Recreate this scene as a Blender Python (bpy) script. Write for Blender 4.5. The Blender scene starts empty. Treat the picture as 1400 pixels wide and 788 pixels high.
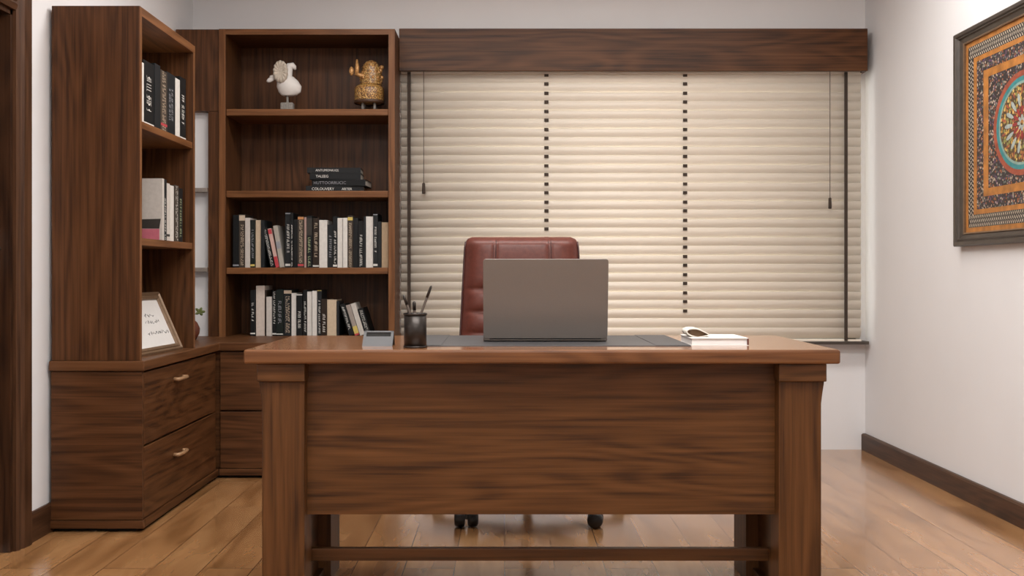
import bpy, bmesh, math, random
from mathutils import Matrix, Vector

# ------------------------------------------------------------------ camera, world, light, exposure
SC = bpy.context.scene
C = SC.collection
F, VX, HY, CZ = 1480.0, 690.0, 374.0, 0.97      # focal length in pixels, principal point, eye height

cam_d = bpy.data.cameras.new('camera')
cam_d.sensor_width = 36.0
cam_d.lens = F / 1400 * 36
cam_d.shift_x = (700 - VX) / 1400
cam_d.shift_y = -(394 - HY) / 1400
cam_d.clip_start = 0.02
cam = bpy.data.objects.new('camera', cam_d)
C.objects.link(cam)
cam.location = (0, 0, CZ)
cam.rotation_euler = (math.pi / 2, 0, 0)
SC.camera = cam

SC.view_settings.view_transform = 'Standard'
SC.view_settings.look = 'None'
SC.view_settings.exposure = 0.0
SC.view_settings.gamma = 1.0
SC.view_settings.use_curve_mapping = False

world = bpy.data.worlds.new('daylight')
SC.world = world
world.use_nodes = True
world.node_tree.nodes['Background'].inputs[0].default_value = (1.0, 0.96, 0.90, 1)
world.node_tree.nodes['Background'].inputs[1].default_value = 8.0


def area(name, loc, sx, sy, power, color, rot=(0, 0, 0), portal=False, spread=180):
    l = bpy.data.lights.new(name, 'AREA')
    l.shape = 'RECTANGLE'
    l.size, l.size_y = sx, sy
    l.energy = power
    l.color = color
    l.spread = math.radians(spread)
    if portal:
        l.cycles.is_portal = True
    o = bpy.data.objects.new(name, l)
    C.objects.link(o)
    o.location = loc
    o.rotation_euler = rot
    return o


area('ceiling_lamp_light', (0.05, 2.1, 2.66), 1.9, 0.9, 97, (1.0, 0.985, 0.965))
area('ceiling_lamp_light', (0.15, 0.0, 2.66), 2.2, 1.2, 64, (1.0, 0.985, 0.965))
area('ceiling_lamp_light', (0.30, 4.35, 2.66), 2.8, 0.5, 54, (1.0, 0.975, 0.945))
area('window_portal', (0.71, 6.13, 1.35), 2.56, 1.56, 1, (1, 1, 1), (-math.pi / 2, 0, 0), portal=True)

# ------------------------------------------------------------------ room dimensions
XL, XR, YB, YF, ZC = -1.715, 1.984, 5.956, -1.6, 2.72


# ------------------------------------------------------------------ node helpers
def new_mat(name):
    m = bpy.data.materials.new(name)
    m.use_nodes = True
    nt = m.node_tree
    return m, nt, nt.nodes['Principled BSDF'], nt.nodes.new, nt.links.new


def plain(name, col, rough=0.5, metal=0.0, noise=0.0, nscale=30, bump=0.0, spec=0.5, coat=0.0):
    m, nt, b, N, L = new_mat(name)
    b.inputs['Base Color'].default_value = (*col, 1)
    b.inputs['Roughness'].default_value = rough
    b.inputs['Metallic'].default_value = metal
    b.inputs['Specular IOR Level'].default_value = spec
    b.inputs['Coat Weight'].default_value = coat
    if noise or bump:
        tc = N('ShaderNodeTexCoord')
        nz = N('ShaderNodeTexNoise')
        nz.inputs['Scale'].default_value = nscale
        nz.inputs['Detail'].default_value = 4
        L(tc.outputs['Object'], nz.inputs['Vector'])
        if noise:
            r = N('ShaderNodeValToRGB')
            r.color_ramp.elements[0].position = 0.3
            r.color_ramp.elements[1].position = 0.7
            r.color_ramp.elements[0].color = (*[c * (1 - noise) for c in col], 1)
            r.color_ramp.elements[1].color = (*[min(1, c * (1 + noise)) for c in col], 1)
            L(nz.outputs['Fac'], r.inputs['Fac'])
            L(r.outputs['Color'], b.inputs['Base Color'])
        if bump:
            bp = N('ShaderNodeBump')
            bp.inputs['Strength'].default_value = bump
            bp.inputs['Distance'].default_value = 0.002
            L(nz.outputs['Fac'], bp.inputs['Height'])
            L(bp.outputs['Normal'], b.inputs['Normal'])
    return m


def wood(name, axis, dark, mid, light, rough=0.42, scale=1.0, coat=0.0, spec=0.22):
    """walnut veneer, grain along the given object axis"""
    m, nt, b, N, L = new_mat(name)
    tc = N('ShaderNodeTexCoord')
    oi = N('ShaderNodeObjectInfo')
    add = N('ShaderNodeVectorMath'); add.operation = 'ADD'
    sc = N('ShaderNodeVectorMath'); sc.operation = 'SCALE'
    cmb = N('ShaderNodeCombineXYZ')
    for i in range(3):
        L(oi.outputs['Random'], cmb.inputs[i])
    L(cmb.outputs[0], sc.inputs[0]); sc.inputs['Scale'].default_value = 7.0
    L(tc.outputs['Object'], add.inputs[0]); L(sc.outputs[0], add.inputs[1])

    def mapped(along, across):
        mp = N('ShaderNodeMapping')
        s = [across * scale] * 3
        s['XYZ'.index(axis)] = along * scale
        mp.inputs['Scale'].default_value = s
        L(add.outputs[0], mp.inputs['Vector'])
        return mp
    n1 = N('ShaderNodeTexNoise')
    n1.inputs['Scale'].default_value = 1.0
    n1.inputs['Detail'].default_value = 5
    n1.inputs['Roughness'].default_value = 0.6
    n1.inputs['Distortion'].default_value = 0.35
    L(mapped(1.7, 64).outputs[0], n1.inputs['Vector'])
    # cathedral figure: contour lines of a slow noise
    n2 = N('ShaderNodeTexNoise')
    n2.inputs['Scale'].default_value = 1.0
    n2.inputs['Detail'].default_value = 1.5
    L(mapped(0.8, 6.0).outputs[0], n2.inputs['Vector'])
    mu = N('ShaderNodeMath'); mu.operation = 'MULTIPLY'; mu.inputs[1].default_value = 75
    sn = N('ShaderNodeMath'); sn.operation = 'SINE'
    L(n2.outputs['Fac'], mu.inputs[0]); L(mu.outputs[0], sn.inputs[0])
    ma = N('ShaderNodeMath'); ma.operation = 'MULTIPLY_ADD'
    ma.inputs[1].default_value = 0.075
    L(sn.outputs[0], ma.inputs[0]); L(n1.outputs['Fac'], ma.inputs[2])
    # fibres
    n3 = N('ShaderNodeTexNoise')
    n3.inputs['Scale'].default_value = 1.0
    n3.inputs['Detail'].default_value = 2
    L(mapped(5, 260).outputs[0], n3.inputs['Vector'])
    mb = N('ShaderNodeMath'); mb.operation = 'MULTIPLY_ADD'
    mb.inputs[1].default_value = 0.16
    L(n3.outputs['Fac'], mb.inputs[0]); L(ma.outputs[0], mb.inputs[2])
    r = N('ShaderNodeValToRGB')
    r.color_ramp.elements[0].position = 0.36
    r.color_ramp.elements[0].color = (*dark, 1)
    r.color_ramp.elements[1].position = 0.88
    r.color_ramp.elements[1].color = (*light, 1)
    e = r.color_ramp.elements.new(0.57); e.color = (*mid, 1)
    L(mb.outputs[0], r.inputs['Fac'])
    L(r.outputs['Color'], b.inputs['Base Color'])
    b.inputs['Roughness'].default_value = rough
    b.inputs['Specular IOR Level'].default_value = spec
    b.inputs['Coat Weight'].default_value = coat
    b.inputs['Coat Roughness'].default_value = 0.14
    bp = N('ShaderNodeBump'); bp.inputs['Strength'].default_value = 0.12; bp.inputs['Distance'].default_value = 0.001
    L(n3.outputs['Fac'], bp.inputs['Height']); L(bp.outputs['Normal'], b.inputs['Normal'])
    return m


def cells(name, cols, scale, ground, rough=0.6, edge=0.32):
    """small painted dots and petals of several colours on a dark ground"""
    m, nt, b, N, L = new_mat(name)
    tc = N('ShaderNodeTexCoord')
    v = N('ShaderNodeTexVoronoi'); v.inputs['Scale'].default_value = scale
    L(tc.outputs['Object'], v.inputs['Vector'])
    sep = N('ShaderNodeSeparateColor')
    L(v.outputs['Color'], sep.inputs[0])
    r = N('ShaderNodeValToRGB'); r.color_ramp.interpolation = 'CONSTANT'
    n = len(cols)
    r.color_ramp.elements[0].color = (*cols[0], 1)
    r.color_ramp.elements[1].position = 1 / n; r.color_ramp.elements[1].color = (*cols[1], 1)
    for i in range(2, n):
        e = r.color_ramp.elements.new(i / n); e.color = (*cols[i], 1)
    L(sep.outputs[0], r.inputs['Fac'])
    lt = N('ShaderNodeMath'); lt.operation = 'LESS_THAN'; lt.inputs[1].default_value = edge
    L(v.outputs['Distance'], lt.inputs[0])
    mx = N('ShaderNodeMix'); mx.data_type = 'RGBA'
    mx.inputs[6].default_value = (*ground, 1)
    L(lt.outputs[0], mx.inputs[0]); L(r.outputs['Color'], mx.inputs[7])
    L(mx.outputs[2], b.inputs['Base Color'])
    b.inputs['Roughness'].default_value = rough
    return m


WD, WM, WL = (0.028, 0.0098, 0.0030), (0.070, 0.0260, 0.0082), (0.115, 0.0460, 0.0165)
M = {}
for ax in 'XYZ':
    M['walnut' + ax] = wood('walnut_' + ax.lower(), ax, WD, WM, WL)
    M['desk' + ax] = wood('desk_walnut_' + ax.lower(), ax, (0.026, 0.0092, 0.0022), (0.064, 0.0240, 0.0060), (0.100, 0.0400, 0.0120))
    M['edge' + ax] = wood('walnut_edge_' + ax.lower(), ax, (0.085, 0.032, 0.0105), (0.150, 0.060, 0.0210), (0.205, 0.088, 0.034))  # lighter copy of the walnut: light on the edges put into the colour
for ax in 'XY':
    M['worktop' + ax] = wood('worktop_' + ax.lower(), ax, (0.055, 0.020, 0.0065), (0.095, 0.037, 0.0125), (0.135, 0.056, 0.021))
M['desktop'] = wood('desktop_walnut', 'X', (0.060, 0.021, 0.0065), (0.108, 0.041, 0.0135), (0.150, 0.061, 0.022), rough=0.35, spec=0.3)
M['veneer'] = wood('sheen_top', 'X', (0.15, 0.058, 0.021), (0.25, 0.105, 0.042), (0.33, 0.15, 0.064), rough=0.16, spec=1.0, coat=0.4)  # glossy, with the bright reflection also lifted into the wood colour
M['trimZ'] = wood('trim_walnut_upright', 'Z', (0.028, 0.0115, 0.005), (0.056, 0.024, 0.0108), (0.088, 0.040, 0.019))
M['shelf_grey'] = plain('greyed_wood', (0.21, 0.175, 0.15), 0.6, noise=0.15, nscale=40)
M['door'] = wood('door_walnut', 'Z', (0.016, 0.006, 0.0028), (0.036, 0.0145, 0.006), (0.06, 0.025, 0.011))
M['trim'] = wood('trim_walnut', 'Y', (0.028, 0.0115, 0.005), (0.056, 0.024, 0.0108), (0.088, 0.040, 0.019))
M['wall'] = plain('wall_paint', (0.71, 0.70, 0.705), 0.85, noise=0.012, nscale=3, spec=0.2)
M['ceiling'] = plain('ceiling_paint', (0.80, 0.78, 0.75), 0.9, noise=0.01, nscale=3)
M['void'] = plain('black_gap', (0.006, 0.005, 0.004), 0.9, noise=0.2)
M['black'] = plain('black_cloth', (0.008, 0.0085, 0.009), 0.45, noise=0.15, nscale=80)
M['ribbon'] = plain('brown_tape', (0.035, 0.021, 0.013), 0.8, noise=0.15, nscale=200)
M['bronze'] = plain('dark_bronze', (0.024, 0.019, 0.016), 0.35, metal=0.6, noise=0.1)
M['leather'] = plain('burgundy_leather', (0.105, 0.029, 0.020), 0.40, noise=0.16, nscale=60, bump=0.15, spec=0.32)
M['seam'] = plain('dark_seam', (0.04, 0.009, 0.007), 0.55, noise=0.1)
M['plastic'] = plain('black_plastic', (0.013, 0.013, 0.013), 0.4, noise=0.1)
M['chrome'] = plain('steel', (0.55, 0.55, 0.55), 0.25, metal=1.0, noise=0.03)
M['laptop'] = plain('space_grey_aluminium', (0.165, 0.145, 0.130), 0.42, metal=0.75, noise=0.02, nscale=300)
M['laptop_dark'] = plain('laptop_black', (0.012, 0.012, 0.014), 0.3, noise=0.05)
M['mat'] = plain('grey_leather_pad', (0.045, 0.044, 0.046), 0.5, noise=0.08, nscale=200, bump=0.1)
M['silver'] = plain('grey_painted_metal', (0.105, 0.107, 0.112), 0.4, metal=0.4, noise=0.03)
M['white'] = plain('white_plaster', (0.62, 0.59, 0.56), 0.6, noise=0.03, nscale=40)
M['feather'] = plain('beige_grey_plaster', (0.45, 0.39, 0.32), 0.7, noise=0.12, nscale=150, bump=0.4)
M['stone'] = plain('grey_stone', (0.20, 0.185, 0.165), 0.7, noise=0.25, nscale=120)
M['gold'] = cells('gilded_carving', [(0.62, 0.36, 0.10), (0.45, 0.22, 0.05), (0.70, 0.48, 0.20), (0.34, 0.15, 0.04)], 210, (0.10, 0.045, 0.014), 0.35, 0.5)
M['gold2'] = plain('worn_gilding', (0.42, 0.22, 0.08), 0.38, metal=0.35, noise=0.45, nscale=140, bump=0.6)
M['pages'] = plain('page_paper', (0.66, 0.61, 0.53), 0.8, noise=0.06, nscale=300)
M['paper'] = plain('white_paper', (0.60, 0.58, 0.56), 0.7, noise=0.02)
M['ink'] = plain('printed_ink', (0.05, 0.05, 0.05), 0.7, noise=0.1)
M['gold_dark'] = plain('dark_carved_wood', (0.05, 0.022, 0.010), 0.5, noise=0.4, nscale=90)
M['frame_gold'] = plain('champagne_frame', (0.17, 0.105, 0.06), 0.4, metal=0.3, noise=0.15, nscale=50)
M['frame_dark'] = plain('dark_taupe_frame', (0.048, 0.037, 0.029), 0.38, noise=0.15, nscale=30)
M['brass'] = plain('satin_bronze_handle', (0.30, 0.17, 0.085), 0.42, metal=0.2, noise=0.1)
M['vase'] = plain('russet_glaze', (0.12, 0.035, 0.02), 0.3, noise=0.2)
M['leaf'] = plain('green_leaf', (0.10, 0.12, 0.03), 0.5, noise=0.3, nscale=60)


def floor_mat():
    m, nt, b, N, L = new_mat('oak_planks')
    tc = N('ShaderNodeTexCoord')
    mp = N('ShaderNodeMapping')
    mp.inputs['Rotation'].default_value = (0, 0, math.pi / 2)
    L(tc.outputs['Object'], mp.inputs['Vector'])
    br = N('ShaderNodeTexBrick')
    br.offset = 0.37; br.offset_frequency = 2
    br.inputs['Color1'].default_value = (0, 0, 0, 1)
    br.inputs['Color2'].default_value = (1, 1, 1, 1)
    br.inputs['Mortar'].default_value = (0.5, 0.5, 0.5, 1)
    br.inputs['Scale'].default_value = 1
    br.inputs['Mortar Size'].default_value = 0.0016
    br.inputs['Mortar Smooth'].default_value = 0.2
    br.inputs['Brick Width'].default_value = 1.5
    br.inputs['Row Height'].default_value = 0.165
    L(mp.outputs[0], br.inputs['Vector'])
    off = N('ShaderNodeVectorMath'); off.operation = 'SCALE'; off.inputs['Scale'].default_value = 9
    L(br.outputs['Color'], off.inputs[0])
    ad = N('ShaderNodeVectorMath'); ad.operation = 'ADD'
    L(tc.outputs['Object'], ad.inputs[0]); L(off.outputs[0], ad.inputs[1])
    m2 = N('ShaderNodeMapping'); m2.inputs['Scale'].default_value = (10, 1.6, 10)
    L(ad.outputs[0], m2.inputs['Vector'])
    n1 = N('ShaderNodeTexNoise'); n1.inputs['Scale'].default_value = 1.0
    n1.inputs['Detail'].default_value = 3.5; n1.inputs['Roughness'].default_value = 0.55; n1.inputs['Distortion'].default_value = 0.4
    L(m2.outputs[0], n1.inputs['Vector'])
    r = N('ShaderNodeValToRGB')
    r.color_ramp.elements[0].position = 0.30; r.color_ramp.elements[0].color = (0.215, 0.098, 0.034, 1)
    r.color_ramp.elements[1].position = 0.72; r.color_ramp.elements[1].color = (0.44, 0.235, 0.10, 1)
    e = r.color_ramp.elements.new(0.48); e.color = (0.34, 0.165, 0.064, 1)
    L(n1.outputs['Fac'], r.inputs['Fac'])
    # plank to plank variation
    mr = N('ShaderNodeMapRange'); mr.inputs[3].default_value = 0.93; mr.inputs[4].default_value = 1.07
    L(br.outputs['Color'], mr.inputs[0])
    vm = N('ShaderNodeVectorMath'); vm.operation = 'SCALE'
    L(r.outputs['Color'], vm.inputs[0]); L(mr.outputs[0], vm.inputs['Scale'])
    mx = N('ShaderNodeMix'); mx.data_type = 'RGBA'
    mx.inputs[7].default_value = (0.05, 0.022, 0.010, 1)
    L(br.outputs['Fac'], mx.inputs[0]); L(vm.outputs[0], mx.inputs[6])
    L(mx.outputs[2], b.inputs['Base Color'])
    b.inputs['Roughness'].default_value = 0.19
    b.inputs['Specular IOR Level'].default_value = 0.9
    b.inputs['Coat Weight'].default_value = 0.45
    b.inputs['Coat Roughness'].default_value = 0.16
    bp = N('ShaderNodeBump'); bp.inputs['Strength'].default_value = 0.35; bp.inputs['Distance'].default_value = 0.002
    bp.invert = True
    L(br.outputs['Fac'], bp.inputs['Height']); L(bp.outputs['Normal'], b.inputs['Normal'])
    return m


def slat_mat():
    m, nt, b, N, L = new_mat('cream_slats')
    b.inputs['Base Color'].default_value = (0.73, 0.655, 0.56, 1)
    b.inputs['Roughness'].default_value = 0.45
    tr = N('ShaderNodeBsdfTranslucent'); tr.inputs[0].default_value = (0.90, 0.82, 0.70, 1)
    mx = N('ShaderNodeMixShader'); mx.inputs[0].default_value = 0.075
    L(b.outputs[0], mx.inputs[1]); L(tr.outputs[0], mx.inputs[2])
    L(mx.outputs[0], nt.nodes['Material Output'].inputs['Surface'])
    return m


def glass_mat():
    m, nt, b, N, L = new_mat('window_glass')
    t = N('ShaderNodeBsdfTransparent'); t.inputs[0].default_value = (0.93, 0.95, 0.95, 1)
    g = N('ShaderNodeBsdfGlossy'); g.inputs['Roughness'].default_value = 0.02
    fr = N('ShaderNodeFresnel'); fr.inputs[0].default_value = 1.45
    mx = N('ShaderNodeMixShader')
    L(fr.outputs[0], mx.inputs[0]); L(t.outputs[0], mx.inputs[1]); L(g.outputs[0], mx.inputs[2])
    L(mx.outputs[0], nt.nodes['Material Output'].inputs['Surface'])
    return m


M['floor'] = floor_mat()
M['slat'] = slat_mat()
M['glass'] = glass_mat()


# ------------------------------------------------------------------ mesh helpers
class MB:
    def __init__(self):
        self.bm = bmesh.new()
        self.mi = 0

    def _mark(self, faces, smooth=False):
        for f in faces:
            f.material_index = self.mi
            f.smooth = smooth

    def box(self, x0, x1, y0, y1, z0, z1, bev=0.0, seg=2):
        bm = self.bm
        vs = [bm.verts.new((x, y, z)) for z in (z0, z1) for y in (y0, y1) for x in (x0, x1)]
        fs = [bm.faces.new([vs[i] for i in q]) for q in
              ((0, 2, 3, 1), (4, 5, 7, 6), (0, 1, 5, 4), (2, 6, 7, 3), (0, 4, 6, 2), (1, 3, 7, 5))]
        self._mark(fs)
        if bev > 0:
            es = list({e for f in fs for e in f.edges})
            r = bmesh.ops.bevel(bm, geom=es, offset=bev, segments=seg, profile=0.5, affect='EDGES', clamp_overlap=True)
            self._mark(r['faces'])
        return self

    def prism(self, pts, axis, a, b, bev=0.0):
        """polygon in the two other axes, extruded along axis from a to b"""
        bm = self.bm
        def mk(p, t):
            if axis == 'y': return (p[0], t, p[1])
            if axis == 'x': return (t, p[0], p[1])
            return (p[0], p[1], t)
        A = [bm.verts.new(mk(p, a)) for p in pts]
        B = [bm.verts.new(mk(p, b)) for p in pts]
        n = len(pts)
        fs = [bm.faces.new(A), bm.faces.new(B[::-1])]
        for i in range(n):
            fs.append(bm.faces.new((A[i], B[i], B[(i + 1) % n], A[(i + 1) % n])))
        bmesh.ops.recalc_face_normals(bm, faces=fs)
        self._mark(fs)
        if bev:
            es = list({e for f in fs for e in f.edges})
            r = bmesh.ops.bevel(bm, geom=es, offset=bev, segments=2, profile=0.5, affect='EDGES', clamp_overlap=True)
            self._mark(r['faces'])
        return self

    def loops(self, rings, closed=True, cap=True, smooth=True):
        """skin a list of equally long point rings"""
        bm = self.bm
        R = [[bm.verts.new(p) for p in ring] for ring in rings]
        n = len(R[0]); fs = []
        for i in range(len(R) - 1):
            for j in range(n if closed else n - 1):
                fs.append(bm.faces.new((R[i][j], R[i][(j + 1) % n], R[i + 1][(j + 1) % n], R[i + 1][j])))
        if cap and closed:
            fs.append(bm.faces.new(R[0][::-1])); fs.append(bm.faces.new(R[-1]))
        bmesh.ops.recalc_face_normals(bm, faces=fs)
        self._mark(fs, smooth)
        return self

    def lathe(self, cx, cy, prof, n=24, smooth=True, cap=True):
        return self.loops([[(cx + r * math.cos(2 * math.pi * k / n), cy + r * math.sin(2 * math.pi * k / n), z)
                            for k in range(n)] for r, z in prof], cap=cap, smooth=smooth)

    def tube(self, pts, rad, n=8, smooth=True):
        pts = [Vector(p) for p in pts]
        rads = rad if isinstance(rad, (list, tuple)) else [rad] * len(pts)
        rings = []
        up = None
        for i, p in enumerate(pts):
            d = (pts[min(i + 1, len(pts) - 1)] - pts[max(i - 1, 0)]).normalized()
            if up is None:
                up = d.orthogonal().normalized()
            a = (up - d * up.dot(d)).normalized(); up = a
            b = d.cross(a)
            rings.append([tuple(p + (a * math.cos(2 * math.pi * k / n) + b * math.sin(2 * math.pi * k / n)) * rads[i]) for k in range(n)])
        return self.loops(rings, smooth=smooth)

    def ball(self, c, r, n=16, m=10, rot=None):
        rx, ry, rz = r if isinstance(r, (tuple, list)) else (r, r, r)
        rings = []
        for i in range(m + 1):
            t = -math.pi / 2 + math.pi * (0.02 + 0.96 * i / m)
            ring = []
            for k in range(n):
                a = 2 * math.pi * k / n
                v = Vector((rx * math.cos(t) * math.cos(a), ry * math.cos(t) * math.sin(a), rz * math.sin(t)))
                if rot: v = rot @ v
                ring.append(tuple(v + Vector(c)))
            rings.append(ring)
        return self.loops(rings)

    def rect_frame(self, w, h, prof):
        """mitred moulding around a w x h rectangle centred on x=0, z=0; prof = [(inset, y), ...] closed"""
        rings = []
        for o, y in prof + prof[:1]:
            rings.append([(-w / 2 + o, y, -h / 2 + o), (w / 2 - o, y, -h / 2 + o), (w / 2 - o, y, h / 2 - o), (-w / 2 + o, y, h / 2 - o)])
        return self.loops(rings, cap=False, smooth=False)

    def quad(self, pts):
        f = self.bm.faces.new([self.bm.verts.new(p) for p in pts])
        self._mark([f])
        return self

    def mesh(self, name, mats, shift=None):
        me = bpy.data.meshes.new(name)
        if shift is not None:
            bmesh.ops.translate(self.bm, verts=self.bm.verts, vec=-Vector(shift))
        self.bm.to_mesh(me)
        self.bm.free()
        for m in (mats if isinstance(mats, (list, tuple)) else [mats]):
            me.materials.append(m)
        return me


ORIGIN = {}


def tag(o, label, cat, group=None):
    o['label'] = label
    o['category'] = cat
    if group:
        o['group'] = group
    return o


def thing(name, label, cat, loc=(0, 0, 0), rot=(0, 0, 0), group=None, local=False):
    o = bpy.data.objects.new(name, None)
    o.empty_display_size = 0.05
    C.objects.link(o)
    o.location = loc
    o.rotation_euler = rot
    ORIGIN[o.name] = Vector((0, 0, 0)) if local else Vector(loc)
    return tag(o, label, cat, group)


def part(name, mb, mat, parent=None, label=None):
    """links mb as one mesh object; coordinates are the world's unless the thing was made local"""
    sh = ORIGIN[parent.name] if parent else None
    o = bpy.data.objects.new(name, mb.mesh(name, mat, sh))
    C.objects.link(o)
    if parent:
        o.parent = parent
        ORIGIN[o.name] = sh
    if label:
        o['label'] = label
    return o


def struct(name, mb, mat, parent=None):
    o = bpy.data.objects.new(name, mb.mesh(name, mat))
    C.objects.link(o)
    if parent:
        o.parent = parent
    else:
        o['kind'] = 'structure'
    ORIGIN[o.name] = Vector((0, 0, 0))
    return o


# ------------------------------------------------------------------ room shell
struct('floor', MB().box(XL - 0.3, XR + 0.2, YF - 0.2, YB + 0.2, -0.1, 0), M['floor'])
struct('ceiling', MB().box(XL - 0.3, XR + 0.2, YF - 0.2, YB + 0.2, ZC, ZC + 0.1), M['ceiling'])
struct('wall_right', MB().box(XR, XR + 0.15, YF - 0.15, YB + 0.15, 0, ZC), M['wall'])
struct('wall_front', MB().box(XL - 0.15, XR, YF - 0.15, YF, 0, ZC), M['wall'])
DY0, DY1, DZ = 2.87, 3.785, 1.90                                          # the doorway in the left wall
w = MB()
w.box(XL - 0.15, XL, YF, DY0, 0, ZC).box(XL - 0.15, XL, DY1, YB + 0.15, 0, ZC).box(XL - 0.15, XL, DY0, DY1, DZ, ZC)
struct('wall_left', w, M['wall'])
WX0, WX1, WZ0, WZ1 = -0.545, 1.95, 0.585, 2.12                             # window opening
w = MB()
w.box(XL, WX0, YB, YB + 0.15, 0, ZC).box(WX1, XR, YB, YB + 0.15, 0, ZC)
w.box(WX0, WX1, YB, YB + 0.15, 0, WZ0).box(WX0, WX1, YB, YB + 0.15, WZ1, ZC)
struct('wall_back', w, M['wall'])
struct('wall_corner_added', MB().box(XL, -1.50, 5.665, YB, 0.642, 1.811), M['wall'])  # added box that brings the wall forward to keep the gap bright

b = MB()
b.prism([(XR, 0), (XR - 0.022, 0), (XR - 0.022, 0.083), (XR - 0.014, 0.09), (XR, 0.09)], 'y', YF, YB - 0.001)
struct('baseboard_right', b, M['trim'])
b = MB()
b.prism([(XL, 0), (XL + 0.016, 0), (XL + 0.016, 0.10), (XL + 0.010, 0.107), (XL, 0.107)], 'y', 3.885, YB - 0.001)
b.prism([(XL, 0), (XL + 0.016, 0), (XL + 0.016, 0.10), (XL + 0.010, 0.107), (XL, 0.107)], 'y', YF, 2.77)
struct('baseboard_left', b, M['trim'])

# door in the left wall
d = MB()
for (z0, z1) in ((0.012, 0.18), (0.90, 1.02), (DZ - 0.15, DZ - 0.035)):
    d.box(XL - 0.105, XL - 0.062, DY0 + 0.03, DY1 - 0.03, z0, z1, 0.002)
for (y0, y1) in ((DY0 + 0.03, DY0 + 0.15), (DY1 - 0.15, DY1 - 0.03)):
    d.box(XL - 0.105, XL - 0.0619, y0, y1, 0.012, DZ - 0.035, 0.002)
d.box(XL - 0.095, XL - 0.072, DY0 + 0.12, DY1 - 0.12, 0.1, DZ - 0.1)
door = struct('door_1', d, M['door'])
h = MB()
h.tube([(XL - 0.065, 3.70, 1.055), (XL - 0.02, 3.70, 1.055), (XL - 0.008, 3.69, 1.055), (XL - 0.008, 3.58, 1.055)], 0.008, 8)
h.box(XL - 0.063, XL - 0.056, 3.675, 3.725, 0.98, 1.12, 0.003)
struct('door_handle', h, M['chrome'], door)
j = MB()
j.box(XL - 0.15, XL, DY1 - 0.03, DY1, 0, DZ)
j.box(XL - 0.15, XL, DY0, DY0 + 0.03, 0, DZ)
j.box(XL - 0.15, XL, DY0, DY1, DZ - 0.03, DZ)
j.box(XL - 0.062, XL - 0.045, DY1 - 0.045, DY1 - 0.03, 0, DZ - 0.03)
struct('trim_1', j, M['door'])
c = MB()
prof = [(0, XL), (0, XL + 0.012), (0.02, XL + 0.018), (0.03, XL + 0.012), (0.045, XL + 0.022), (0.095, XL + 0.026), (0.10, XL + 0.018), (0.10, XL)]
c.prism([(x, DY1 - 0.012 + o) for o, x in prof], 'z', 0, DZ + 0.10)
c.prism([(x, DY0 + 0.012 - o) for o, x in prof], 'z', 0, DZ + 0.10)
struct('trim_2', c, M['trimZ'])
struct('trim_3', MB().prism([(x, DZ - 0.012 + o) for o, x in prof], 'y', DY0 + 0.01, DY1 - 0.01), M['trim'])

# window behind the blind
wf = MB()
wf.box(WX0, WX0 + 0.05, YB + 0.06, YB + 0.11, WZ0, WZ1).box(WX1 - 0.05, WX1, YB + 0.06, YB + 0.11, WZ0, WZ1)
wf.box(WX0, WX1, YB + 0.06, YB + 0.11, WZ0, WZ0 + 0.05).box(WX0, WX1, YB + 0.06, YB + 0.11, WZ1 - 0.05, WZ1)
for x in (0.3, 1.1):
    wf.box(x - 0.025, x + 0.025, YB + 0.06, YB + 0.11, WZ0, WZ1)
win = struct('window_1', wf, M['white'])
struct('window_pane', MB().box(WX0 + 0.01, WX1 - 0.01, YB + 0.08, YB + 0.086, WZ0 + 0.01, WZ1 - 0.01), M['glass'], win)
struct('window_sill', MB().box(-0.56, 1.972, YB - 0.10, YB + 0.06, 0.585, 0.602, 0.002), M['frame_dark'], win)

# walnut pelmet above the blind
t = thing('window_pelmet', 'long walnut pelmet board above the slatted blind', 'pelmet', (0.69, YB, 2.06))
part('front_board', MB().box(-0.566, 1.945, 5.80, 5.822, 2.056, 2.283, 0.002), M['walnutX'], t)
part('top_board', MB().box(-0.566, 1.945, 5.822, YB, 2.262, 2.283), M['walnutX'], t)
part('end_board', MB().box(1.925, 1.945, 5.822, YB, 2.056, 2.262), M['walnutX'], t)

# venetian blind
BX0, BX1, BY = -0.562, 1.934, 5.885
t = thing('venetian_blind', 'wide cream slatted venetian blind with dark tapes, lowered over the window', 'blind', (0.69, BY, 0.61))
part('head_rail', MB().box(BX0, BX1, BY - 0.025, BY + 0.025, 2.0505, 2.11, 0.002), M['slat'], t)
pitch, nsl = 0.0492, 29
zs = [2.045 - pitch * (i + 0.45) + (0.001 if i % 2 else -0.001) for i in range(nsl)]
sl = MB()
hw, th = 0.0300, 0.0034
for si, z in enumerate(zs):
    tilt = math.radians(-71 if si % 2 else -63)                           # room-side edge up
    ring_a, ring_b = [], []
    pts = []
    crown = lambda u: 0.0075 * (1 - u * u) - 0.0065 * max(0.0, (-u - 0.35) / 0.65) ** 2
    for k in range(13):
        u = -1 + 2 * k / 12
        pts.append((u * hw, crown(u) + th / 2))
    for k in range(12, -1, -1):
        u = -1 + 2 * k / 12
        pts.append((u * hw, crown(u) - th / 2))
    # u runs from the room-side upper edge to the far lower edge; the crown faces the room
    P = []
    for u, n in pts:
        P.append((BY + u * math.cos(tilt) + n * math.sin(tilt), z + u * math.sin(tilt) - n * math.cos(tilt)))
    sl.loops([[(BX0, p[0], p[1]) for p in P], [(BX1, p[0], p[1]) for p in P]], smooth=True)
part('slat_panel', sl, M['slat'], t)
zb = zs[-1] - pitch * 0.9
part('bottom_rail', MB().box(BX0, BX1, BY - 0.024, BY + 0.012, zb - 0.012, zb + 0.012, 0.004), M['slat'], t)
for x in (-0.517, 1.845):
    part('ladder_tape', MB().box(x - 0.009, x + 0.009, BY - 0.034, BY - 0.0325, 0.604, 2.06), M['ribbon'], t)
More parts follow.
